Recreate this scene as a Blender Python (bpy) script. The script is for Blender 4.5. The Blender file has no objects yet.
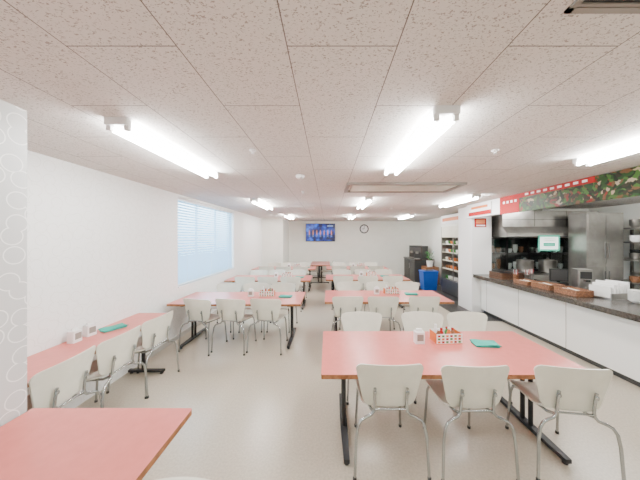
import bpy, math, random
from mathutils import Vector, Matrix
random.seed(4)
sc = bpy.context.scene
H=1.7; CEIL=2.44

# ---------------- materials ----------------
def mat(name, col, rough=0.5, metal=0.0, emit=None, es=0.0, spec=None):
    m=bpy.data.materials.new(name); m.use_nodes=True
    b=m.node_tree.nodes['Principled BSDF']
    b.inputs['Base Color'].default_value=(*col,1)
    b.inputs['Roughness'].default_value=rough
    b.inputs['Metallic'].default_value=metal
    if spec is not None: b.inputs['Specular IOR Level'].default_value=spec
    if emit: 
        b.inputs['Emission Color'].default_value=(*emit,1)
        b.inputs['Emission Strength'].default_value=es
    return m
def nodes(m): return m.node_tree.nodes, m.node_tree.links, m.node_tree.nodes['Principled BSDF']
def noise_tint(m, c1, c2, scale, lo=0.4, hi=0.6, detail=3, bump=0.0):
    N,L,b=nodes(m)
    tc=N.new('ShaderNodeTexCoord'); n=N.new('ShaderNodeTexNoise'); r=N.new('ShaderNodeValToRGB')
    n.inputs['Scale'].default_value=scale; n.inputs['Detail'].default_value=detail
    r.color_ramp.elements[0].position=lo; r.color_ramp.elements[1].position=hi
    r.color_ramp.elements[0].color=(*c1,1); r.color_ramp.elements[1].color=(*c2,1)
    L.new(tc.outputs['Object'],n.inputs['Vector']); L.new(n.outputs['Fac'],r.inputs['Fac']); L.new(r.outputs['Color'],b.inputs['Base Color'])
    if bump:
        bp=N.new('ShaderNodeBump'); bp.inputs['Strength'].default_value=bump; bp.inputs['Distance'].default_value=0.002
        L.new(n.outputs['Fac'],bp.inputs['Height']); L.new(bp.outputs['Normal'],b.inputs['Normal'])
    return m

# ceiling: staggered acoustic boards with fissures
def ceiling_mat():
    m=mat('ceiling_board',(0.7,0.66,0.63),0.9,spec=0.2); N,L,b=nodes(m)
    tc=N.new('ShaderNodeTexCoord'); sep=N.new('ShaderNodeSeparateXYZ'); L.new(tc.outputs['Object'],sep.inputs[0])
    ax=N.new('ShaderNodeMath'); ax.operation='ADD'; ax.inputs[1].default_value=0.158+0.4255*40
    ay=N.new('ShaderNodeMath'); ay.operation='ADD'; ay.inputs[1].default_value=-0.519+0.851*20
    L.new(sep.outputs['X'],ax.inputs[0]); L.new(sep.outputs['Y'],ay.inputs[0])
    cb=N.new('ShaderNodeCombineXYZ'); L.new(ay.outputs[0],cb.inputs['X']); L.new(ax.outputs[0],cb.inputs['Y'])
    br=N.new('ShaderNodeTexBrick'); L.new(cb.outputs[0],br.inputs['Vector'])
    br.offset=0.5; br.inputs['Scale'].default_value=1; br.inputs['Brick Width'].default_value=0.851
    br.inputs['Row Height'].default_value=0.4255; br.inputs['Mortar Size'].default_value=0.0024; br.inputs['Mortar Smooth'].default_value=0.1
    # fissures
    mp=N.new('ShaderNodeMapping'); mp.inputs['Scale'].default_value=(100,150,1); L.new(tc.outputs['Object'],mp.inputs['Vector'])
    n=N.new('ShaderNodeTexNoise'); n.inputs['Scale'].default_value=1.0; n.inputs['Detail'].default_value=1.0; n.inputs['Distortion'].default_value=0.8
    L.new(mp.outputs[0],n.inputs['Vector'])
    r=N.new('ShaderNodeValToRGB'); r.color_ramp.elements[0].position=0.34; r.color_ramp.elements[1].position=0.41
    r.color_ramp.elements[0].color=(0.36,0.325,0.29,1); r.color_ramp.elements[1].color=(0.72,0.69,0.655,1)
    L.new(n.outputs['Fac'],r.inputs['Fac'])
    mx=N.new('ShaderNodeMixRGB'); mx.inputs['Color2'].default_value=(0.16,0.14,0.125,1)
    L.new(br.outputs['Fac'],mx.inputs['Fac']); L.new(r.outputs['Color'],mx.inputs['Color1']); L.new(mx.outputs[0],b.inputs['Base Color'])
    return m

def bubble_wall(name, base, line, scale=9.0, wd=0.02):
    m=mat(name,base,0.8,spec=0.2); N,L,b=nodes(m)
    tc=N.new('ShaderNodeTexCoord'); v=N.new('ShaderNodeTexVoronoi'); v.inputs['Scale'].default_value=scale; v.inputs['Randomness'].default_value=0.7
    v.voronoi_dimensions='2D'
    sep=N.new('ShaderNodeSeparateXYZ'); cb=N.new('ShaderNodeCombineXYZ')
    L.new(tc.outputs['Object'],sep.inputs[0]); L.new(sep.outputs['Y'],cb.inputs['X']); L.new(sep.outputs['Z'],cb.inputs['Y'])
    L.new(cb.outputs[0],v.inputs['Vector'])
    s=N.new('ShaderNodeMath'); s.operation='SUBTRACT'; s.inputs[1].default_value=0.43
    a=N.new('ShaderNodeMath'); a.operation='ABSOLUTE'; c=N.new('ShaderNodeMath'); c.operation='LESS_THAN'; c.inputs[1].default_value=wd
    L.new(v.outputs['Distance'],s.inputs[0]); L.new(s.outputs[0],a.inputs[0]); L.new(a.outputs[0],c.inputs[0])
    mx=N.new('ShaderNodeMixRGB'); mx.inputs['Color1'].default_value=(*base,1); mx.inputs['Color2'].default_value=(*line,1)
    L.new(c.outputs[0],mx.inputs['Fac']); L.new(mx.outputs[0],b.inputs['Base Color'])
    return m

M={}
M['ceil']=ceiling_mat()
M['wallL']=bubble_wall('wallpaper_bubble',(0.88,0.885,0.865),(0.77,0.77,0.74))
M['pillar']=bubble_wall('wallpaper_bubble_pillar',(0.57,0.58,0.57),(0.86,0.86,0.84),9.0,0.026)
M['wall']=noise_tint(mat('wall_plain',(0.80,0.80,0.74),0.85),(0.86,0.86,0.79),(0.88,0.88,0.81),4)
M['floor']=noise_tint(mat('floor_vinyl',(0.6,0.55,0.46),0.28),(0.45,0.395,0.31),(0.54,0.48,0.385),60,0.35,0.65,5)
M['dfloor']=noise_tint(mat('dark_floor',(0.03,0.03,0.03),0.5),(0.02,0.02,0.02),(0.05,0.05,0.048),30)
M['kfloor']=mat('kitchen_floor',(0.25,0.24,0.22),0.5)
M['pink']=noise_tint(mat('laminate_pink',(0.8,0.3,0.27),0.3),(0.565,0.140,0.118),(0.615,0.160,0.136),18,0.3,0.7)
M['wood']=noise_tint(mat('edge_wood',(0.35,0.15,0.06),0.5),(0.20,0.07,0.02),(0.30,0.12,0.04),25)
M['black']=mat('black_metal',(0.018,0.018,0.02),0.4,0.3)
M['cream']=noise_tint(mat('chair_plastic',(0.78,0.76,0.68),0.4),(0.69,0.67,0.57),(0.74,0.72,0.62),6)
M['tube']=mat('grey_tube',(0.40,0.42,0.42),0.22,0.9)
M['white']=mat('white_paint',(0.85,0.85,0.84),0.4)
M['whitep']=mat('white_panel',(0.82,0.82,0.79),0.3)
M['steel']=noise_tint(mat('stainless',(0.55,0.55,0.54),0.3,0.9),(0.29,0.28,0.26),(0.40,0.39,0.365),3)
M['dsteel']=mat('dark_steel',(0.10,0.10,0.10),0.3,0.6)
M['ctop']=noise_tint(mat('counter_stone',(0.08,0.075,0.07),0.22),(0.03,0.026,0.023),(0.075,0.065,0.055),40)
M['teal']=mat('teal_cloth',(0.01,0.36,0.28),0.7)
M['red']=mat('sign_red',(0.30,0.006,0.006),0.6,spec=0.2)
M['orange']=mat('orange_print',(0.62,0.15,0.02),0.5)
M['dark']=mat('dark_interior',(0.03,0.032,0.032),0.4)
M['glass']=mat('dark_glass',(0.07,0.085,0.075),0.08)
M['blue']=mat('blue_plastic',(0.004,0.08,0.42),0.4)
M['brown']=noise_tint(mat('basket_brown',(0.3,0.14,0.06),0.7),(0.12,0.045,0.02),(0.26,0.11,0.045),60)
M['green']=mat('leaf_green',(0.04,0.2,0.04),0.6)
M['blk']=mat('black_plastic',(0.015,0.015,0.015),0.35)
M['baseb']=mat('baseboard_grey',(0.5,0.48,0.44),0.6)
M['lamp']=mat('lamp_tube',(1,1,1),0.5,emit=(1,0.995,0.98),es=140)
M['frame']=mat('frame_grey',(0.25,0.23,0.20),0.6)
M['paper']=mat('paper',(0.88,0.88,0.86),0.7)
M['cyanp']=mat('notice_green',(0.08,0.45,0.32),0.6)
M['menu_lit']=mat('menu_panel_lit',(0.8,0.85,0.8),0.5,emit=(0.9,1,0.94),es=1.2)
M['dish']=mat('dish_white',(0.85,0.85,0.82),0.25)

def food_mat():
    m=mat('food_print',(0.2,0.3,0.1),0.5,spec=0.2); N,L,b=nodes(m)
    tc=N.new('ShaderNodeTexCoord'); v=N.new('ShaderNodeTexVoronoi'); v.inputs['Scale'].default_value=22
    n=N.new('ShaderNodeTexNoise'); n.inputs['Scale'].default_value=4; n.inputs['Detail'].default_value=8
    L.new(tc.outputs['Object'],n.inputs['Vector'])
    ad=N.new('ShaderNodeMixRGB'); ad.blend_type='ADD'; ad.inputs['Fac'].default_value=0.35
    L.new(tc.outputs['Object'],ad.inputs['Color1']); L.new(n.outputs['Color'],ad.inputs['Color2']); L.new(ad.outputs[0],v.inputs['Vector'])
    sep=N.new('ShaderNodeSeparateColor'); L.new(v.outputs['Color'],sep.inputs[0])
    r=N.new('ShaderNodeValToRGB'); cr=r.color_ramp; cr.interpolation='CONSTANT'
    cols=[(0,(0.006,0.010,0.004)),(0.28,(0.012,0.045,0.008)),(0.50,(0.04,0.11,0.015)),(0.68,(0.02,0.015,0.008)),(0.80,(0.12,0.05,0.018)),(0.90,(0.18,0.012,0.008)),(0.95,(0.36,0.27,0.18))]
    cr.elements[0].color=(*cols[0][1],1); cr.elements[1].position=cols[1][0]; cr.elements[1].color=(*cols[1][1],1)
    for p,c in cols[2:]:
        e=cr.elements.new(p); e.color=(*c,1)
    L.new(sep.outputs[0],r.inputs['Fac'])
    mx=N.new('ShaderNodeMixRGB'); mx.blend_type='MULTIPLY'; mx.inputs['Fac'].default_value=0.4
    L.new(r.outputs[0],mx.inputs['Color1']); L.new(n.outputs['Color'],mx.inputs['Color2']); L.new(mx.outputs[0],b.inputs['Base Color'])
    return m
M['food']=food_mat()
def screen_mat():
    m=mat('tv_picture',(0,0,0),0.3); N,L,b=nodes(m)
    tc=N.new('ShaderNodeTexCoord'); n=N.new('ShaderNodeTexNoise'); n.inputs['Scale'].default_value=4.5; n.inputs['Detail'].default_value=3
    r=N.new('ShaderNodeValToRGB'); cr=r.color_ramp
    cr.elements[0].position=0.40; cr.elements[0].color=(0.0,0.004,0.05,1); cr.elements[1].position=0.66; cr.elements[1].color=(0.03,0.16,0.8,1)
    e=cr.elements.new(0.52); e.color=(0.0,0.03,0.35,1)
    L.new(tc.outputs['Object'],n.inputs['Vector']); L.new(n.outputs['Fac'],r.inputs['Fac'])
    L.new(r.outputs[0],b.inputs['Emission Color']); b.inputs['Emission Strength'].default_value=1.4
    return m
M['screen']=screen_mat()
M['scr_o']=mat('tv_figures',(0,0,0),0.3,emit=(1,0.35,0.2),es=1.0)
M['scr_w']=mat('tv_caption',(0,0,0),0.3,emit=(0.4,0.6,1),es=0.9)
def slat_mat():
    m=bpy.data.materials.new('blind_slat'); m.use_nodes=True; N=m.node_tree.nodes; L=m.node_tree.links
    b=N['Principled BSDF']; b.inputs['Base Color'].default_value=(0.60,0.76,0.86,1); b.inputs['Roughness'].default_value=0.5
    t=N.new('ShaderNodeBsdfTranslucent'); t.inputs['Color'].default_value=(0.40,0.64,0.77,1)
    mx=N.new('ShaderNodeMixShader'); mx.inputs[0].default_value=0.38
    L.new(b.outputs[0],mx.inputs[1]); L.new(t.outputs[0],mx.inputs[2]); L.new(mx.outputs[0],N['Material Output'].inputs[0]); return m
M['slat']=slat_mat()
def clear_glass():
    m=bpy.data.materials.new('clear_glass'); m.use_nodes=True; N=m.node_tree.nodes; L=m.node_tree.links
    N.remove(N['Principled BSDF'])
    t=N.new('ShaderNodeBsdfTransparent'); t.inputs[0].default_value=(0.93,0.97,0.97,1)
    g=N.new('ShaderNodeBsdfGlossy'); g.inputs['Roughness'].default_value=0.02
    mx=N.new('ShaderNodeMixShader'); mx.inputs[0].default_value=0.07
    L.new(t.outputs[0],mx.inputs[1]); L.new(g.outputs[0],mx.inputs[2]); L.new(mx.outputs[0],N['Material Output'].inputs[0]); return m
M['clear']=clear_glass()

# ---------------- mesh builder ----------------
class B:
    def __init__(s): s.v=[]; s.f=[]; s.m=[]; s.sm=[]; s.mats=[]
    def mi(s,k):
        if k not in s.mats: s.mats.append(k)
        return s.mats.index(k)
    def add(s,vs,fs,k,smooth=False):
        o=len(s.v); s.v+= [tuple(p) for p in vs]; i=s.mi(k)
        for f in fs: s.f.append([o+a for a in f]); s.m.append(i); s.sm.append(smooth)
    def box(s,x0,x1,y0,y1,z0,z1,k):
        vs=[(x0,y0,z0),(x1,y0,z0),(x1,y1,z0),(x0,y1,z0),(x0,y0,z1),(x1,y0,z1),(x1,y1,z1),(x0,y1,z1)]
        s.add(vs,[(0,3,2,1),(4,5,6,7),(0,1,5,4),(1,2,6,5),(2,3,7,6),(3,0,4,7)],k)
    def rbox(s,x0,x1,y0,y1,z0,z1,k,r=0.02,ks=None,n=4):
        pts=[]
        for cx,cy,a0 in((x1-r,y1-r,0),(x0+r,y1-r,90),(x0+r,y0+r,180),(x1-r,y0+r,270)):
            for i in range(n+1):
                a=math.radians(a0+90*i/n); pts.append((cx+r*math.cos(a),cy+r*math.sin(a)))
        s.prism(pts,z0,z1,k,ks)
    def prism(s,pts,z0,z1,k,ks=None):
        n=len(pts)
        vs=[(x,y,z0) for x,y in pts]+[(x,y,z1) for x,y in pts]
        s.add(vs,[tuple(range(n,2*n)),tuple(range(n-1,-1,-1))],k)
        s.add(vs,[(i,(i+1)%n,n+(i+1)%n,n+i) for i in range(n)],ks or k)
    def prism_y(s,pts,y0,y1,k):  # pts (x,z)
        n=len(pts); vs=[(x,y0,z) for x,z in pts]+[(x,y1,z) for x,z in pts]
        s.add(vs,[tuple(range(n)),tuple(range(2*n-1,n-1,-1))]+[(i,n+i,n+(i+1)%n,(i+1)%n) for i in range(n)],k)
    def tube(s,path,r,k,n=10,r2=None):
        P=[Vector(p) for p in path]; rings=[]; U=None
        for i,p in enumerate(P):
            if i==0: t=(P[1]-P[0])
            elif i==len(P)-1: t=(P[-1]-P[-2])
            else: t=(P[i+1]-P[i]).normalized()+(P[i]-P[i-1]).normalized()
            t.normalize()
            if U is None:
                U=t.orthogonal().normalized()
            else:
                U=(U-t*U.dot(t)).normalized()
            W=t.cross(U); rr=r if r2 is None else r+(r2-r)*i/(len(P)-1)
            rings.append([p+U*rr*math.cos(2*math.pi*j/n)+W*rr*math.sin(2*math.pi*j/n) for j in range(n)])
        vs=[q for R in rings for q in R]; fs=[]
        for i in range(len(P)-1):
            for j in range(n):
                fs.append((i*n+j,i*n+(j+1)%n,(i+1)*n+(j+1)%n,(i+1)*n+j))
        s.add(vs,fs,k,True)
        s.add(vs,[tuple(range(n-1,-1,-1)),tuple(range((len(P)-1)*n,len(P)*n))],k)
    def lathe(s,prof,c,k,n=20):
        vs=[];fs=[]
        for r,z in prof:
            for j in range(n):
                a=2*math.pi*j/n; vs.append((c[0]+r*math.cos(a),c[1]+r*math.sin(a),c[2]+z))
        for i in range(len(prof)-1):
            for j in range(n): fs.append((i*n+j,i*n+(j+1)%n,(i+1)*n+(j+1)%n,(i+1)*n+j))
        s.add(vs,fs,k,True)
        s.add(vs,[tuple(range(n-1,-1,-1)),tuple(range((len(prof)-1)*n,len(prof)*n))],k)
    def shell(s,fn,nu,nv,off,k):
        A=[[Vector(fn(-1+2*i/nu,j/nv)) for i in range(nu+1)] for j in range(nv+1)]
        vs=[p for R in A for p in R]+[p+Vector(off) for R in A for p in R]
        w=nu+1; o=w*(nv+1); fs=[]
        for j in range(nv):
            for i in range(nu):
                a=j*w+i; fs.append((a,a+1,a+w+1,a+w)); fs.append((o+a,o+a+w,o+a+w+1,o+a+1))
        s.add(vs,fs,k,True)
        bd=[i for i in range(w)]+[j*w+nu for j in range(1,nv+1)]+[nv*w+i for i in range(nu-1,-1,-1)]+[j*w for j in range(nv-1,0,-1)]
        n=len(bd)
        s.add(vs,[(bd[i],o+bd[i],o+bd[(i+1)%n],bd[(i+1)%n]) for i in range(n)],k)
    def mesh(s,name):
        me=bpy.data.meshes.new(name); me.from_pydata(s.v,[],s.f)
        for k in s.mats: me.materials.append(M[k])
        me.polygons.foreach_set('material_index',s.m); me.polygons.foreach_set('use_smooth',s.sm)
        me.validate(); me.update()
        import bmesh
        bm=bmesh.new(); bm.from_mesh(me); bmesh.ops.recalc_face_normals(bm,faces=bm.faces); bm.to_mesh(me); bm.free()
        return me
    def obj(s,name,loc=(0,0,0),rz=0,parent=None):
        return place(s.mesh(name),name,loc,rz,parent)
def place(me,name,loc=(0,0,0),rz=0,parent=None):
    o=bpy.data.objects.new(name,me); o.location=loc; o.rotation_euler=(0,0,math.radians(rz))
    sc.collection.objects.link(o)
    if parent: o.parent=parent
    return o

# ---------------- room shell ----------------
XL=-2.53; YB=10.8; Y0=-3.0; XR=6.6; XF=4.06
b=B(); b.box(XL-0.2,XR+0.15,Y0-0.15,YB+0.15,-0.1,0,'floor'); b.obj('floor')
b=B(); b.box(XL-0.2,XR+0.15,Y0-0.15,YB+0.15,CEIL,CEIL+0.1,'ceil'); b.obj('ceiling')
WY0,WY1,WZ0,WZ1=4.13,6.59,0.88,2.40
b=B()
b.box(XL-0.2,XL,1.425,WY0,0,CEIL,'wallL'); b.box(XL-0.2,XL,WY1,YB,0,CEIL,'wallL')
b.box(XL-0.2,XL,WY0,WY1,0,WZ0,'wallL'); b.box(XL-0.2,XL,WY0,WY1,WZ1,CEIL,'wallL'); b.obj('wall_left')
b=B(); b.box(XL-0.2,-1.75,Y0,1.425,0,CEIL,'pillar'); b.obj('wall_left_pillar')
b=B(); b.box(XL,-1.73,9.4,YB,0,CEIL,'wall'); b.obj('wall_corner_column')
b=B(); b.box(XL-0.2,XR+0.15,YB,YB+0.15,0,CEIL,'wall'); b.obj('wall_back')
b=B(); b.box(XL-0.2,XR+0.15,Y0-0.15,Y0,0,CEIL,'wall'); b.obj('wall_front')
b=B(); b.box(XF,XF+0.12,6.3,YB,0,CEIL,'wall'); b.obj('wall_right')
b=B(); b.box(XR,XR+0.15,Y0,6.3,0,CEIL,'wall'); b.obj('wall_kitchen_right')
b=B(); b.box(3.75,XR,6.2,6.3,0,CEIL,'wall'); b.obj('wall_kitchen_back')
b=B(); b.box(3.3,3.75,5.62,6.2,0,CEIL,'white'); b.obj('wall_column')
b=B(); b.box(XL,XL+0.012,3.35,9.4,0,0.07,'baseb'); b.obj('baseboard_left')
b=B(); b.box(-1.73,XF,YB-0.012,YB,0,0.07,'baseb'); b.obj('baseboard_back')
b=B(); b.box(2.80,XF,5.0,8.7,0,0.004,'dfloor'); b.box(3.62,XR,Y0,5.0,0,0.004,'kfloor'); b.box(XF,XR,5.0,6.2,0,0.004,'kfloor'); b.obj('floor_mat_dark')

# window with blinds
b=B(); x=XL-0.12
for yy in (WY0,WY0+0.80,WY0+1.62,WY1-0.04): b.box(x-0.03,x+0.01,yy,yy+0.04,WZ0,WZ1,'white')
b.box(x-0.03,x+0.01,WY0,WY1,WZ0,WZ0+0.05,'white'); b.box(x-0.03,x+0.01,WY0,WY1,WZ1-0.05,WZ1,'white')
b.box(x-0.012,x-0.006,WY0,WY1,WZ0,WZ1,'clear')
b.box(XL-0.14,XL+0.02,WY0,WY1,WZ0-0.03,WZ0,'white')
b.obj('window_1')
b=B()
b.box(XL-0.075,XL-0.02,WY0+0.01,WY1-0.01,WZ1-0.045,WZ1-0.005,'white')
n=30
for i in range(n):
    z=WZ0+0.05+i*(WZ1-WZ0-0.12)/(n-1); cx=XL-0.05; a=math.radians(50); w=0.028
    dx,dz=w*math.cos(a),w*math.sin(a)
    vs=[(cx-dx,WY0+0.015,z+dz),(cx+dx,WY0+0.015,z-dz),(cx+dx,WY1-0.015,z-dz),(cx-dx,WY1-0.015,z+dz)]
    vs=vs+[(p[0]+0.0012,p[1],p[2]+0.0008) for p in vs]
    b.add(vs,[(0,1,2,3),(7,6,5,4),(0,4,5,1),(1,5,6,2),(2,6,7,3),(3,7,4,0)],'slat')
for yy in (WY0+0.3,WY0+1.23,WY1-0.3): b.box(XL-0.019,XL-0.017,yy,yy+0.006,WZ0+0.02,WZ1-0.04,'white')
b.box(XL-0.065,XL-0.035,WY0+0.015,WY1-0.015,WZ0+0.001,WZ0+0.014,'white')
b.obj('window_blind')

# ---------------- lights ----------------
def fixture():
    b=B(); Lh=0.62
    b.prism_y([(-0.075,0),(0.075,0),(0.035,-0.04),(-0.035,-0.04)],-Lh,Lh,'white')
    for sx in(-1,1):
        for sy in(-1,1):
            b.box(sx*0.055-0.014,sx*0.055+0.014,sy*(Lh-0.012)-0.012,sy*(Lh-0.012)+0.012,-0.074,-0.01,'white')
        b.tube([(sx*0.055,-Lh+0.024,-0.057),(sx*0.055,Lh-0.024,-0.057)],0.0155,'lamp',10)
    for sy in(-1,1): b.box(-0.07,0.07,sy*(Lh+0.006)-0.008,sy*(Lh+0.006)+0.008,-0.045,0,'white')
    return b.mesh('fluorescent_ceiling_light')
FX=fixture()
for (x,y) in [(-1.30,2.13),(0.67,2.0),(2.36,1.66),(-1.38,5.2),(0.74,5.05),(2.5,4.75),(-1.3,8.2),(0.8,8.2),(2.6,8.2),
              (-0.9,-1.4),(1.6,-1.4),(4.9,2.2),(4.7,4.2)]:  # pair at negative y: unseen behind the camera, added for illumination
    place(FX,'fluorescent_ceiling_light',(x,y,CEIL))

# ceiling details
b=B(); x0,x1,y0,y1=0.25,1.85,3.25,3.85; z0=CEIL-0.03
b.box(x0,x1,y0,y0+0.05,z0,CEIL,'frame'); b.box(x0,x1,y1-0.05,y1,z0,CEIL,'frame'); b.box(x0,x0+0.05,y0+0.05,y1-0.05,z0,CEIL,'frame'); b.box(x1-0.05,x1,y0+0.05,y1-0.05,z0,CEIL,'frame')
b.box(x0+0.09,x1-0.09,y0+0.09,y1-0.09,z0+0.004,CEIL,'cream'); b.obj('air_conditioner_ceiling_panel')
b=B(); x0,x1,y0,y1=0.77,1.37,0.55,0.80; z0=CEIL-0.008
b.box(x0,x1,y0,y0+0.02,z0,CEIL,'frame'); b.box(x0,x1,y1-0.02,y1,z0,CEIL,'frame'); b.box(x0,x0+0.02,y0,y1,z0,CEIL,'frame'); b.box(x1-0.02,x1,y0,y1,z0,CEIL,'frame')
b.box(x0+.02,x1-.02,y0+.02,y1-.02,CEIL-0.002,CEIL,'dark')
for i in range(8):
    yy=y0+0.035+i*0.026; b.box(x0+0.02,x1-0.02,yy,yy+0.01,z0+0.001,CEIL-0.002,'frame')
b.obj('ceiling_air_vent')
b=B(); b.lathe([(0.018,0),(0.028,-0.004),(0.028,-0.012),(0.008,-0.016),(0.008,-0.03),(0.016,-0.032),(0.016,-0.036)],(0,0,0),'white',14); SP=b.mesh('ceiling_sprinkler')
for (x,y) in [(-0.63,2.05),(1.4,2.05),(-0.4,3.9),(-0.35,6.0),(1.55,6.0)]: place(SP,'ceiling_sprinkler',(x,y,CEIL))
b=B(); b.lathe([(0.05,0),(0.055,-0.01),(0.04,-0.035),(0.02,-0.04)],(0,0,0),'white',18); b.obj('smoke_detector',(-0.33,2.9,CEIL))

# ---------------- furniture ----------------
def chair():
    b=B()
    zb,zt=0.475,0.795
    def back(s,t):
        tt=0.5-0.5*math.cos(math.pi*t); z=zb+(zt-zb)*tt
        hw=0.185+(0.247-0.185)*min(1,tt*1.15); r=0.05
        d=min(z-zb,zt-z)
        if d<r: hw=hw-r+math.sqrt(max(0,r*r-(r-d)**2))
        x=hw*s
        y=-0.205-0.06*tt+0.055*(x/0.247)**2 
        z+= 0.008*(1-s*s)*(1 if tt>0.9 else 0)
        return (x,y,z)
    b.shell(back,14,16,(0,-0.011,0),'cream')
    def seat(s,t):
        tt=0.5-0.5*math.cos(math.pi*t); y=-0.175+0.385*tt; r=0.06
        hw=0.195+0.02*tt; d=min(y+0.175,0.21-y)
        if d<r: hw=hw-r+math.sqrt(max(0,r*r-(r-d)**2))
        x=hw*s
        z=0.452+0.012*(x/0.2)**2-0.02*max(0,(tt-0.8)/0.2)**2+0.012*max(0,(0.25-tt)/0.25)
        return (x,y,z)
    b.shell(seat,12,14,(0,0,-0.012),'cream')
    for s in(-1,1):
        b.tube([(s*0.115,-0.252,0.63),(s*0.115,-0.240,0.56),(s*0.115,-0.232,0.49),(s*0.120,-0.232,0.455),(s*0.14,-0.235,0.43),(s*0.18,-0.242,0.418),(s*0.215,-0.25,0.40),(s*0.238,-0.256,0.36),(s*0.25,-0.262,0.28),(s*0.262,-0.275,0.0)],0.0105,'tube')
        b.tube([(s*0.118,-0.232,0.455),(s*0.13,-0.16,0.425),(s*0.15,0.0,0.425),(s*0.165,0.12,0.425),(s*0.178,0.165,0.41),(s*0.186,0.182,0.36),(s*0.20,0.215,0.0)],0.0105,'tube')
        b.lathe([(0.014,0.0),(0.014,0.02),(0.011,0.024)],(s*0.262,-0.275,0),'blk',10)
        b.lathe([(0.014,0.0),(0.014,0.02),(0.011,0.024)],(s*0.20,0.215,0),'blk',10)
        for z in (0.60,): b.lathe([(0.012,-0.012),(0.015,0),(0.012,0.012)],(s*0.115,-0.252,z),'tube',8)
    b.tube([(-0.115,-0.233,0.47),(0.115,-0.233,0.47)],0.008,'tube',8)
    b.tube([(-0.152,0.05,0.425),(0.152,0.05,0.425)],0.008,'tube',8)
    return b.mesh('dining_chair')
CH=chair()
def put_chair(x,y,rz): # x,y of the backrest position; rz facing (0=+y)
    a=math.radians(rz); d=0.26
    place(CH,'dining_chair',(x-math.sin(a)*d,y+math.cos(a)*d,0),rz)

def table(L,W,inset=0.19):
    b=B()
    b.rbox(-L/2,L/2,-W/2,W/2,0.668,0.70,'pink',0.012,'wood',3)
    b.box(-L/2+0.08,L/2-0.08,-0.03,0.03,0.635,0.668,'black')
    for s in(-1,1):
        x=s*(L/2-inset)
        b.box(x-0.025,x+0.025,-W/2+0.08,W/2-0.08,0.64,0.6675,'black')
        b.tube([(x-0.0,-0.045,0.03),(x,-0.045,0.645)],0.019,'black',12)
        b.tube([(x-0.0,0.045,0.03),(x,0.045,0.645)],0.019,'black',12)
        yf=W/2-0.03
        b.prism([(x-0.022,-yf),(x+0.022,-yf),(x+0.03,-0.08),(x+0.03,0.08),(x+0.022,yf),(x-0.022,yf),(x-0.03,0.08),(x-0.03,-0.08)],0.022,0.052,'black')
        for t in(-1,1): b.lathe([(0.02,0),(0.02,0.012),(0.01,0.024)],(x,t*(yf-0.03),0),'blk',10)
    return b.mesh('dining_table')
T=table(2.03,0.84)
def item_set(x,y,z=0.70,flip=1):
    place(NAP,'napkin_dispenser',(x,y,z),0)
    place(CON,'condiment_caddy',(x+0.27,y+0.04,z),4)
    place(CLO,'folded_cloth',(x+0.60,y-0.05,z+0.001),-6)
b=B(); b.rbox(-0.045,0.045,-0.035,0.035,0,0.11,'white',0.012); b.rbox(-0.028,0.028,-0.012,0.012,0.11,0.135,'paper',0.006); b.box(-0.03,0.03,-0.037,-0.035,0.03,0.09,'frame'); NAP=b.mesh('napkin_dispenser')
b=B(); w,d=0.125,0.075
b.box(-w,w,-d,d,0,0.006,'orange')
for y in(-d,d-0.005): b.box(-w,w,y,y+0.005,0.006,0.095,'paper')
for x in(-w,w-0.005): b.box(x,x+0.005,-d+.005,d-.005,0.006,0.095,'orange')
for i in range(6):
    for j in range(3):
        x=-w+0.010+i*0.040; b.box(x,x+0.024,-d-0.001,-d,0.012+0.028*j,0.030+0.028*j,('orange','red','green')[(i+2*j)%3])
for i,(x,y,k,h) in enumerate([(-0.08,-0.02,'brown',0.13),(-0.03,0.02,'red',0.12),(0.025,-0.02,'orange',0.14),(0.08,0.015,'brown',0.12),(-0.075,0.045,'paper',0.15),(0.04,0.045,'green',0.12)]):
    b.lathe([(0.02,0.006),(0.021,h*0.6),(0.011,h*0.8),(0.011,h*0.88)],(x,y,0),k,12); b.lathe([(0.013,h*0.88),(0.012,h)],(x,y,0),'red' if i%2 else 'white',10)
CON=b.mesh('condiment_caddy')
b=B(); 
def cl(s,t):
    return (0.11*s,-0.065+0.13*t,0.023+0.004*math.sin(3*s+4*t)-0.005*(abs(s)**4))
b.shell(cl,10,6,(0,0,-0.006),'teal'); b.rbox(-0.105,0.105,-0.06,0.062,0.0,0.010,'teal',0.02); CLO=b.mesh('folded_cloth')

rowsR=[1.79,3.83,5.87,7.9]
for i,y in enumerate(rowsR):
    place(T,'dining_table',(0.965,y+0.42,0))
    item_set(0.87,y+0.55)
put_chair(0.45,1.735,0); put_chair(1.06,1.715,0); put_chair(1.73,1.69,-8)
for x,r in((0.40,180),(1.13,176),(1.66,182)): put_chair(x,2.98,r)
for x,r in((0.31,2),(0.86,-2),(1.50,0)): put_chair(x,3.76,r)
for x,r in((0.42,180),(1.0,184),(1.6,180)): put_chair(x,5.02,r)
for yy in(5.8,7.83):
    for x in(0.36,0.95,1.55): put_chair(x,yy,random.uniform(-4,4))
    for x in(0.40,1.0,1.58): put_chair(x,yy+1.24,180+random.uniform(-4,4))
rowsL=[3.70,5.75,7.8]
for y in rowsL:
    place(T,'dining_table',(-1.43,y+0.42,0)); item_set(-1.32,y+0.50)
for x,r in((-1.97,-14),(-1.47,-10),(-0.94,-8)): put_chair(x,3.61,r)
for x,r in((-1.95,180),(-1.42,183),(-0.88,178)): put_chair(x,4.88,r)
for yy in(5.68,7.73):
    for x in(-1.95,-1.42,-0.88): put_chair(x,yy,random.uniform(-6,4))
    for x in(-1.95,-1.42,-0.88): put_chair(x,yy+1.26,180+random.uniform(-4,4))
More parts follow.
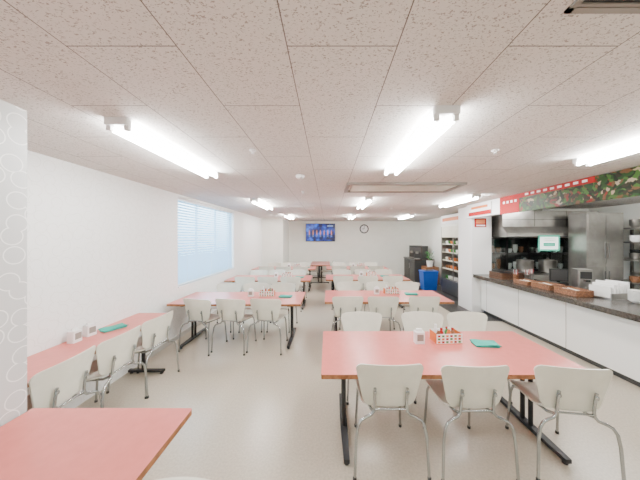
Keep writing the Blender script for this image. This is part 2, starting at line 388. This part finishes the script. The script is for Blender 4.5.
# narrow table along the wall
b=B(); b.rbox(XL+0.002,-2.07,1.44,3.27,0.668,0.70,'pink',0.012,'wood',3)
for y in(1.62,3.08):
    b.tube([(-2.32,y,0.04),(-2.32,y,0.65)],0.022,'black'); b.box(-2.50,-2.10,y-0.025,y+0.025,0.64,0.6675,'black'); b.box(-2.50,-2.06,y-0.022,y+0.022,0.022,0.05,'black')
    for x in(-2.47,-2.09): b.lathe([(0.02,0),(0.02,0.012),(0.01,0.024)],(x,y,0),'blk',10)
b.box(-2.5,-2.46,1.6,3.1,0.62,0.6675,'black')
b.obj('narrow_dining_table')
for y,r in ((1.86,94),(2.34,90),(2.86,87)): put_chair(-1.93,y,r)
place(NAP,'napkin_dispenser',(-2.44,2.36,0.7),90); place(NAP,'napkin_dispenser',(-2.45,2.52,0.7),80); place(CLO,'folded_cloth',(-2.36,2.70,0.701),65)
T2=table(1.76,0.94); place(T2,'dining_table',(-1.265,0.56,0),90)
put_chair(-0.54,0.905,180)
T3=table(1.5,0.75); place(T3,'dining_table',(-0.30,9.75,0),90)
put_chair(-0.85,9.5,-90); put_chair(0.22,9.4,90)

# ---------------- TV & clock ----------------
b=B(); w,h=0.64,0.39; zc=1.94
b.box(-w,w,-0.05,0,-h,h,'blk'); b.box(-w+0.015,w-0.015,-0.052,-0.05,-h+0.03,h-0.015,'screen')
for i in range(7):
    x=-0.48+i*0.16; 
    b.box(x-0.022,x+0.022,-0.054,-0.052,-0.10,0.06,'scr_o'); b.box(x-0.012,x+0.012,-0.054,-0.052,0.07,0.11,'scr_o')
    b.box(x-0.026,x-0.014,-0.0545,-0.0535,-0.2,-0.10,'scr_w'); b.box(x+0.01,x+0.022,-0.0545,-0.0535,-0.2,-0.10,'scr_w')
b.box(0.3,0.55,-0.0545,-0.052,0.26,0.31,'scr_w')
b.box(-0.15,0.15,0,0.06,-0.15,0.15,'blk')
b.obj('television',(-0.33,YB-0.061,zc))
b=B(); n=28
def disc(r,y,k,y1):
    pts=[(r*math.cos(2*math.pi*i/n),r*math.sin(2*math.pi*i/n)) for i in range(n)]; b.prism_y(pts,y,y1,k)
disc(0.2,-0.03,'blk',0); disc(0.155,-0.034,'paper',-0.03)
b.box(-0.008,0.008,-0.037,-0.034,0,0.13,'blk'); b.box(-0.09,0,-0.037,-0.034,-0.01,0.01,'blk')
for i in range(12):
    a=i*math.pi/6; x,z=0.138*math.sin(a),0.138*math.cos(a); b.box(x-0.008,x+0.008,-0.036,-0.034,z-0.008,z+0.008,'blk')
b.obj('wall_clock',(1.59,YB,2.10))

# ---------------- serving counter ----------------
b=B()
b.box(3.50,4.15,0.2,5.6,0.08,0.80,'whitep'); b.box(3.55,4.12,0.22,5.58,0,0.08,'dark')
b.box(3.32,4.2,0.15,5.61,0.80,0.87,'ctop')
for i in range(6):
    y=0.9+i*0.9; b.box(3.497,3.50,y,y+0.006,0.08,0.80,'frame')
b.obj('serving_counter')
CT=0.871
b=B(); b.box(3.18,3.32,0.3,5.62,2.15,CEIL,'white'); b.obj('wall_soffit_kitchen')
b=B(); b.box(3.160,3.18,1.4,4.05,2.13,2.435,'food'); b.box(3.155,3.162,4.05,4.5,2.13,2.435,'red')
b.box(3.155,3.160,2.9,4.05,2.36,2.435,'red')
for i in range(4):
    y=4.10+i*0.09; b.box(3.152,3.155,y,y+0.045,2.31,2.35,'paper')
for i in range(9):
    y=2.98+i*0.11; b.box(3.152,3.155,y,y+0.06,2.385,2.415,'paper')
b.obj('food_banner')
b=B(); b.box(3.160,3.18,4.75,5.5,2.18,2.41,'paper')
b.box(3.156,3.16,4.75,5.5,2.18,2.26,'red')
b.box(3.156,3.16,4.85,5.4,2.32,2.37,'orange'); b.obj('menu_sign_board')
b=B()
b.box(3.36,3.62,5.60,5.62,1.95,2.15,'red'); b.box(3.39,3.59,5.597,5.60,2.03,2.12,'orange'); b.box(3.39,3.59,5.597,5.60,1.97,2.0,'paper'); b.obj('wall_poster')

# kitchen equipment
b=B() # extractor hood
hx0,hx1,hy0,hy1=3.85,5.95,5.40,6.19
b.box(hx0,hx1,hy0,hy1,1.95,2.30,'steel')
pts=[(hy0-0.0,1.95),(hy1,1.95),(hy1,1.72),(hy0-0.12,1.72),(hy0-0.12,1.80)]
vs=[(hx0,p[0],p[1]) for p in pts]+[(hx1,p[0],p[1]) for p in pts]; n=5
b.add(vs,[tuple(range(n)),tuple(range(2*n-1,n-1,-1))]+[(i,(i+1)%n,n+(i+1)%n,n+i) for i in range(n)],'steel')
b.box(hx0,hx1,hy0-0.125,hy0-0.12,1.72,1.735,'dsteel'); b.box(hx0,hx1,hy0-0.005,hy0,2.10,2.11,'dsteel')
for x in(4.55,5.25): b.box(x,x+0.008,hy0-0.004,hy0,1.96,2.30,'dsteel')
b.box(4.5,4.9,5.6,6.0,2.30,CEIL,'steel'); b.obj('extractor_hood')
b=B() # glazed pass-through cupboard
b.box(3.80,5.95,6.17,6.195,0.9,1.71,'dark')
for x in(3.84,4.36,4.88,5.40,5.91): b.box(x-0.025,x+0.025,5.96,6.17,0.9,1.71,'blk')
for z in(0.9,1.30,1.67): b.box(3.8,5.95,5.96,6.17,z,z+0.04,'dsteel')
for i in range(14):
    x=3.94+i*0.14; k=random.choice(['dish','steel','dish','brown','orange'])
    if min(abs(x-q) for q in(3.84,4.36,4.88,5.40,5.91))>0.07:
        h=random.uniform(0.1,0.22); b.lathe([(0.03,0),(0.05,h*0.4),(0.05,h)],(x,6.07,1.34),k,10)
        h=random.uniform(0.1,0.25); b.lathe([(0.03,0),(0.05,h*0.4),(0.05,h)],(x,6.07,0.94),k,10)
for x in(3.86,4.38,4.90,5.42): b.box(x,x+0.48,5.965,5.970,0.94,1.67,'clear')
b.obj('glazed_kitchen_cupboard')
b=B()
b.box(4.27,5.85,5.4,5.93,0.08,0.85,'steel'); b.box(4.25,5.87,5.36,5.95,0.85,0.89,'steel')
for i in range(3):
    x=4.32+i*0.52; b.box(x,x+0.44,5.39,5.40,0.2,0.7,'dsteel'); b.tube([(x+0.05,5.37,0.74),(x+0.39,5.37,0.74)],0.012,'steel')
    b.lathe([(0.12,0.89),(0.12,0.91),(0.09,0.915)],(x+0.22,5.65,0),'blk',16)
for x in(4.3,5.8): 
    for y in(5.45,5.88): b.box(x-0.02,x+0.02,y-0.02,y+0.02,0,0.08,'steel')
b.obj('cooking_range')
b=B(); b.lathe([(0.15,0),(0.16,0.02),(0.16,0.26),(0.165,0.27),(0.16,0.28),(0.03,0.30),(0.02,0.33)],(0,0,0),'steel',20)
b.tube([(0.16,0,0.2),(0.2,0,0.21),(0.2,0,0.17),(0.16,0,0.17)],0.008,'steel'); b.tube([(-0.16,0,0.2),(-0.2,0,0.21),(-0.2,0,0.17),(-0.16,0,0.17)],0.008,'steel'); PT=b.mesh('stock_pot')
place(PT,'stock_pot',(4.54,5.65,0.917)); place(PT,'stock_pot',(5.06,5.65,0.917))
b=B(); fx0,fx1,fy0,fy1=5.12,5.85,4.85,5.22
b.box(fx0,fx1,fy0,fy1,0.1,2.20,'steel')
fm=(fx0+fx1)/2
for a,c in((fx0+0.02,fm-0.01),(fm+0.01,fx1-0.02)):
    b.box(a,c,fy0-0.015,fy0,1.18,2.16,'steel'); b.box(a,c,fy0-0.015,fy0,0.14,1.14,'steel')
for x in(fm-0.04,fm+0.04): b.tube([(x,fy0-0.04,1.3),(x,fy0-0.04,1.6)],0.01,'dsteel'); b.tube([(x,fy0-0.04,0.75),(x,fy0-0.04,1.05)],0.01,'dsteel')
for x in(fx0+.04,fx1-.04):
    for y in(fy0+.05,fy1-.05): b.box(x-0.02,x+0.02,y-0.02,y+0.02,0,0.1,'dsteel')
b.obj('kitchen_refrigerator')
b=B(); b.box(4.52,4.98,5.265,5.275,1.42,1.76,'cyanp'); b.box(4.56,4.94,5.26,5.265,1.46,1.72,'menu_lit'); b.box(4.62,4.88,5.257,5.26,1.52,1.60,'cyanp')
for z in(1.64,1.68): b.box(4.62,4.88,5.257,5.26,z,z+0.015,'frame')
b.obj('menu_notice')
b=B()
for x in(5.95,6.45):
    for y in(3.6,5.2): b.box(x-0.02,x+0.02,y-0.02,y+0.02,0,1.9,'steel')
for z in(0.3,0.8,1.25,1.6,1.88): b.box(5.93,6.47,3.58,5.22,z,z+0.025,'steel')
for z in(0.825,1.275,1.625,1.905):
    for i in range(8):
        x=6.05+ (i%2)*0.25; y=3.68+i*0.19
        hh=random.uniform(0.08,0.22); b.lathe([(0.05,0),(0.08,hh*0.3),(0.085,hh)],(x,y,z),random.choice(['dish','steel','dish','dark','brown']),12)
b.obj('dish_rack_shelf')
b=B()
b.tube([(4.9,3.2,1.75),(5.7,3.2,1.75)],0.012,'steel')
b.tube([(4.92,3.2,1.75),(4.92,3.2,CEIL)],0.01,'steel'); b.tube([(5.68,3.2,1.75),(5.68,3.2,CEIL)],0.01,'steel')
for i in range(5):
    x=5.0+i*0.14; b.tube([(x,3.2,1.74),(x,3.2,1.45)],0.006,'steel'); b.lathe([(0.01,-0.05),(0.04,-0.03),(0.045,0)],(x,3.2,1.45),'steel' if i%2 else 'blk',10)
b.obj('hanging_utensil_rail')
b=B(); b.box(4.55,5.85,2.0,3.4,0.82,0.86,'steel'); b.box(4.6,5.8,2.05,3.35,0.3,0.33,'steel')
for x in(4.6,5.8):
    for y in(2.05,3.35): b.tube([(x,y,0),(x,y,0.82)],0.02,'steel')
b.obj('kitchen_work_table')
b=B(); b.rbox(-0.2,0.2,-0.18,0.18,0,0.36,'white',0.03); b.box(-0.15,0.1,-0.185,-0.18,0.06,0.3,'glass'); b.box(0.12,0.18,-0.185,-0.18,0.06,0.3,'dsteel'); b.obj('microwave_oven',(5.1,2.95,0.861))
b=B(); b.lathe([(0.15,0),(0.19,0.05),(0.19,0.28),(0.12,0.34),(0.03,0.35)],(0,0,0),'white',18); b.box(-0.04,0.04,-0.2,-0.18,0.12,0.2,'dsteel'); b.obj('rice_cooker',(4.85,2.4,0.861))
def basket(name,x,y,z,w,d,h,k):
    b=B(); b.rbox(-w,w,-d,d,0,0.008,k,0.02)
    for i in range(3):
        zz=0.012+i*(h-0.02)/2
        path=[(-w,-d,zz),(w,-d,zz),(w,d,zz),(-w,d,zz),(-w,-d,zz)]
        b.tube(path,0.006,k,6)
    for sx in(-1,1):
        b.box(sx*w-0.003,sx*w+0.003,-d,d,0.005,h,k); b.box(-w,w,sx*d-0.003,sx*d+0.003,0.005,h,k)
    for i in range(5): b.tube([(-w*0.6+i*w*0.3,-d*0.7,h*0.6),(-w*0.6+i*w*0.3,d*0.7,h*0.75)],0.012,'cream' if i%2 else k,6)
    b.obj(name,(x,y,z))
basket('cutlery_basket',3.60,4.02,CT,0.12,0.17,0.09,'brown'); basket('cutlery_basket',3.60,3.6,CT,0.12,0.17,0.09,'brown'); basket('cutlery_basket',3.58,4.42,CT,0.11,0.15,0.07,'brown')
b=B(); 
for i in range(14): b.rbox(-0.15,0.15,-0.2,0.2,i*0.009,i*0.009+0.006,'blk' if i%2 else 'brown',0.03)
TS=b.mesh('serving_tray_stack'); place(TS,'serving_tray_stack',(3.62,5.1,CT)); place(TS,'serving_tray_stack',(3.98,5.12,CT))
b=B(); b.box(-0.2,0.2,-0.15,0.15,0,0.02,'steel')
for i in range(6):
    x=-0.16+i*0.06; b.box(x,x+0.03,-0.12,0.12,0.02,0.16+0.03*(i%3),'paper' if i%3 else 'dish')
b.box(-0.2,0.2,0.14,0.15,0.02,0.12,'steel'); b.box(-0.2,0.2,-0.15,-0.14,0.02,0.08,'steel'); b.obj('leaflet_stand',(3.95,3.45,CT),10)
b=B(); b.rbox(-0.1,0.1,-0.1,0.1,0,0.07,'blk',0.02); b.box(-0.13,0.13,-0.02,0.01,0.09,0.30,'blk'); b.box(-0.115,0.115,-0.024,-0.02,0.105,0.285,'dsteel'); b.box(-0.02,0.02,-0.005,0.015,0.05,0.12,'blk'); b.obj('cash_register',(3.95,4.2,CT),-15)
b=B(); b.rbox(-0.09,0.09,-0.1,0.1,0,0.34,'steel',0.02); b.box(-0.07,0.07,-0.104,-0.1,0.2,0.31,'blk'); b.box(-0.03,0.03,-0.15,-0.1,0.16,0.19,'blk'); b.box(-0.08,0.08,-0.16,-0.1,0,0.02,'dsteel'); b.obj('drink_dispenser',(4.0,3.86,CT),-20)
for (x,y) in((3.62,4.72),(3.8,4.68),(3.98,4.80)):
    b=B(); b.lathe([(0.04,0),(0.045,0.13),(0.047,0.135)],(0,0,0),'brown' if x<3.8 else 'steel',14)
    for j in range(7):
        a=j*0.9; b.tube([(0.02*math.cos(a),0.02*math.sin(a),0.05),(0.035*math.cos(a),0.035*math.sin(a),0.22)],0.003,'paper' if j%2 else 'red',5)
    b.obj('chopstick_holder',(x,y,CT))
b=B()
for i in range(9): b.lathe([(0.05,i*0.016),(0.085,i*0.016+0.03),(0.088,i*0.016+0.032)],(0,0,0),'dish',16)
BW=b.mesh('bowl_stack')
for (x,y) in((3.98,2.90),(4.02,2.67),(3.95,3.12)): place(BW,'bowl_stack',(x,y,CT))
b=B(); b.lathe([(0.09,0),(0.1,0.02),(0.1,0.25),(0.07,0.27)],(0,0,0),'steel',16); b.box(-0.015,0.015,-0.14,-0.09,0.05,0.08,'blk'); b.obj('tea_urn',(4.0,2.35,CT))

# display cabinet along right wall
b=B(); x0,x1,y0,y1=3.6,4.05,6.32,7.8
b.box(x1-0.03,x1,y0,y1,0.05,2.05,'steel'); b.box(x0,x1,y0,y0+0.04,0.05,2.05,'steel'); b.box(x0,x1,y1-0.04,y1,0.05,2.05,'steel')
b.box(x0,x1,y0+0.04,y1-0.04,1.72,2.05,'cream'); b.box(x0,x1,y0+0.04,y1-0.04,0.05,0.45,'dsteel'); b.box(x0+0.03,x1,y0+0.03,y1-0.03,0,0.05,'dark')
for z in(0.75,1.0,1.25,1.5): b.box(x0+0.02,x1-0.03,y0+0.04,y1-0.04,z,z+0.02,'cream')
b.box(x0,x0+0.02,(y0+y1)/2-0.02,(y0+y1)/2+0.02,0.45,1.72,'steel')
for z in(0.45,0.77,1.02,1.27,1.52):
    for i in range(9):
        y=y0+0.13+i*0.15; k=random.choice(['dish','orange','green','brown','dish','dark','cream'])
        b.lathe([(0.035,0),(0.06,0.05),(0.06,0.09)],(x0+0.14,y,z),k,10)
b.obj('refrigerated_display_cabinet')
b=B(); b.box(3.55,3.60,6.4,7.7,2.12,2.38,'paper'); b.box(3.545,3.55,6.5,7.6,2.2,2.3,'orange'); b.box(3.60,4.06,6.5,6.54,2.2,2.24,'steel'); b.box(3.60,4.06,7.5,7.54,2.2,2.24,'steel'); b.obj('hanging_sign')
b=B(); b.box(3.3,4.0,9.3,10.6,0.0,0.85,'dark'); b.box(3.27,4.03,9.27,10.63,0.85,0.89,'ctop'); b.box(3.29,3.3,9.35,9.9,0.1,0.8,'blk'); b.box(3.29,3.3,9.95,10.55,0.1,0.8,'blk'); b.tube([(3.27,9.85,0.5),(3.27,9.85,0.7)],0.01,'steel'); b.obj('drinks_cabinet')
b=B(); b.rbox(-0.18,0.18,-0.2,0.2,0,0.5,'blk',0.03); b.box(-0.15,0.15,-0.205,-0.2,0.25,0.45,'dsteel'); b.box(-0.12,0.12,-0.28,-0.2,0,0.03,'steel'); b.box(-0.06,0.06,-0.25,-0.2,0.2,0.28,'steel'); CM=b.mesh('coffee_machine')
place(CM,'coffee_machine',(3.65,9.6,0.89),-60); place(CM,'coffee_machine',(3.65,10.2,0.89),-60)
b=B(); b.lathe([(0.09,0),(0.12,0.2),(0.125,0.21)],(0,0,0),'white',14)
for i in range(26):
    a=random.uniform(0,6.28); r=random.uniform(0.05,0.2); z=random.uniform(0.3,0.55); c=Vector((r*math.cos(a),r*math.sin(a),z))
    b.tube([(0,0,0.2),c*0.6+Vector((0,0,0.12)),c],0.003,'green',4)
    u=Vector((-math.sin(a),math.cos(a),0))*0.035; v=Vector((math.cos(a),math.sin(a),0.4))*0.06
    b.add([c-v,c+u,c+v,c-u],[(0,1,2,3)],'green')
b.obj('potted_plant',(3.72,8.95,0.66)) 
b=B(); b.rbox(3.5,3.95,8.72,9.2,0.05,0.66,'brown',0.01); 
for x in(3.53,3.92):
    for y in(8.75,9.17): b.box(x-0.02,x+0.02,y-0.02,y+0.02,0,0.05,'dark')
b.box(3.495,3.5,8.76,9.16,0.1,0.6,'wood'); b.obj('side_cabinet')
b=B(); b.prism([(-0.2,-0.16),(0.2,-0.16),(0.2,0.16),(-0.2,0.16)],0,0.02,'blue')
lo=[(-0.2,-0.16),(0.2,-0.16),(0.2,0.16),(-0.2,0.16)]; hi=[(x*1.2,y*1.2) for x,y in lo]
vs=[(x,y,0.0) for x,y in lo]+[(x,y,0.58) for x,y in hi]; b.add(vs,[(i,(i+1)%4,4+(i+1)%4,4+i) for i in range(4)],'blue')
b.rbox(-0.26,0.26,-0.21,0.21,0.58,0.62,'blue',0.03); b.rbox(-0.14,0.14,-0.09,0.09,0.62,0.635,'dark',0.02)
b.obj('trash_bin',(3.32,8.1,0.005))

# ---------------- world, camera ----------------
w=bpy.data.worlds.new('world'); sc.world=w; w.use_nodes=True
bg=w.node_tree.nodes['Background']; bg.inputs[0].default_value=(0.62,0.82,1.0,1); bg.inputs[1].default_value=16.0
cam=bpy.data.cameras.new('camera'); co=bpy.data.objects.new('camera',cam); sc.collection.objects.link(co); sc.camera=co
co.location=(0,0,H); co.rotation_euler=(math.radians(90),0,0)
cam.sensor_fit='HORIZONTAL'; cam.sensor_width=36; cam.lens=245/640*36; cam.shift_x=-8/640; cam.shift_y=-2/640; cam.clip_start=0.05
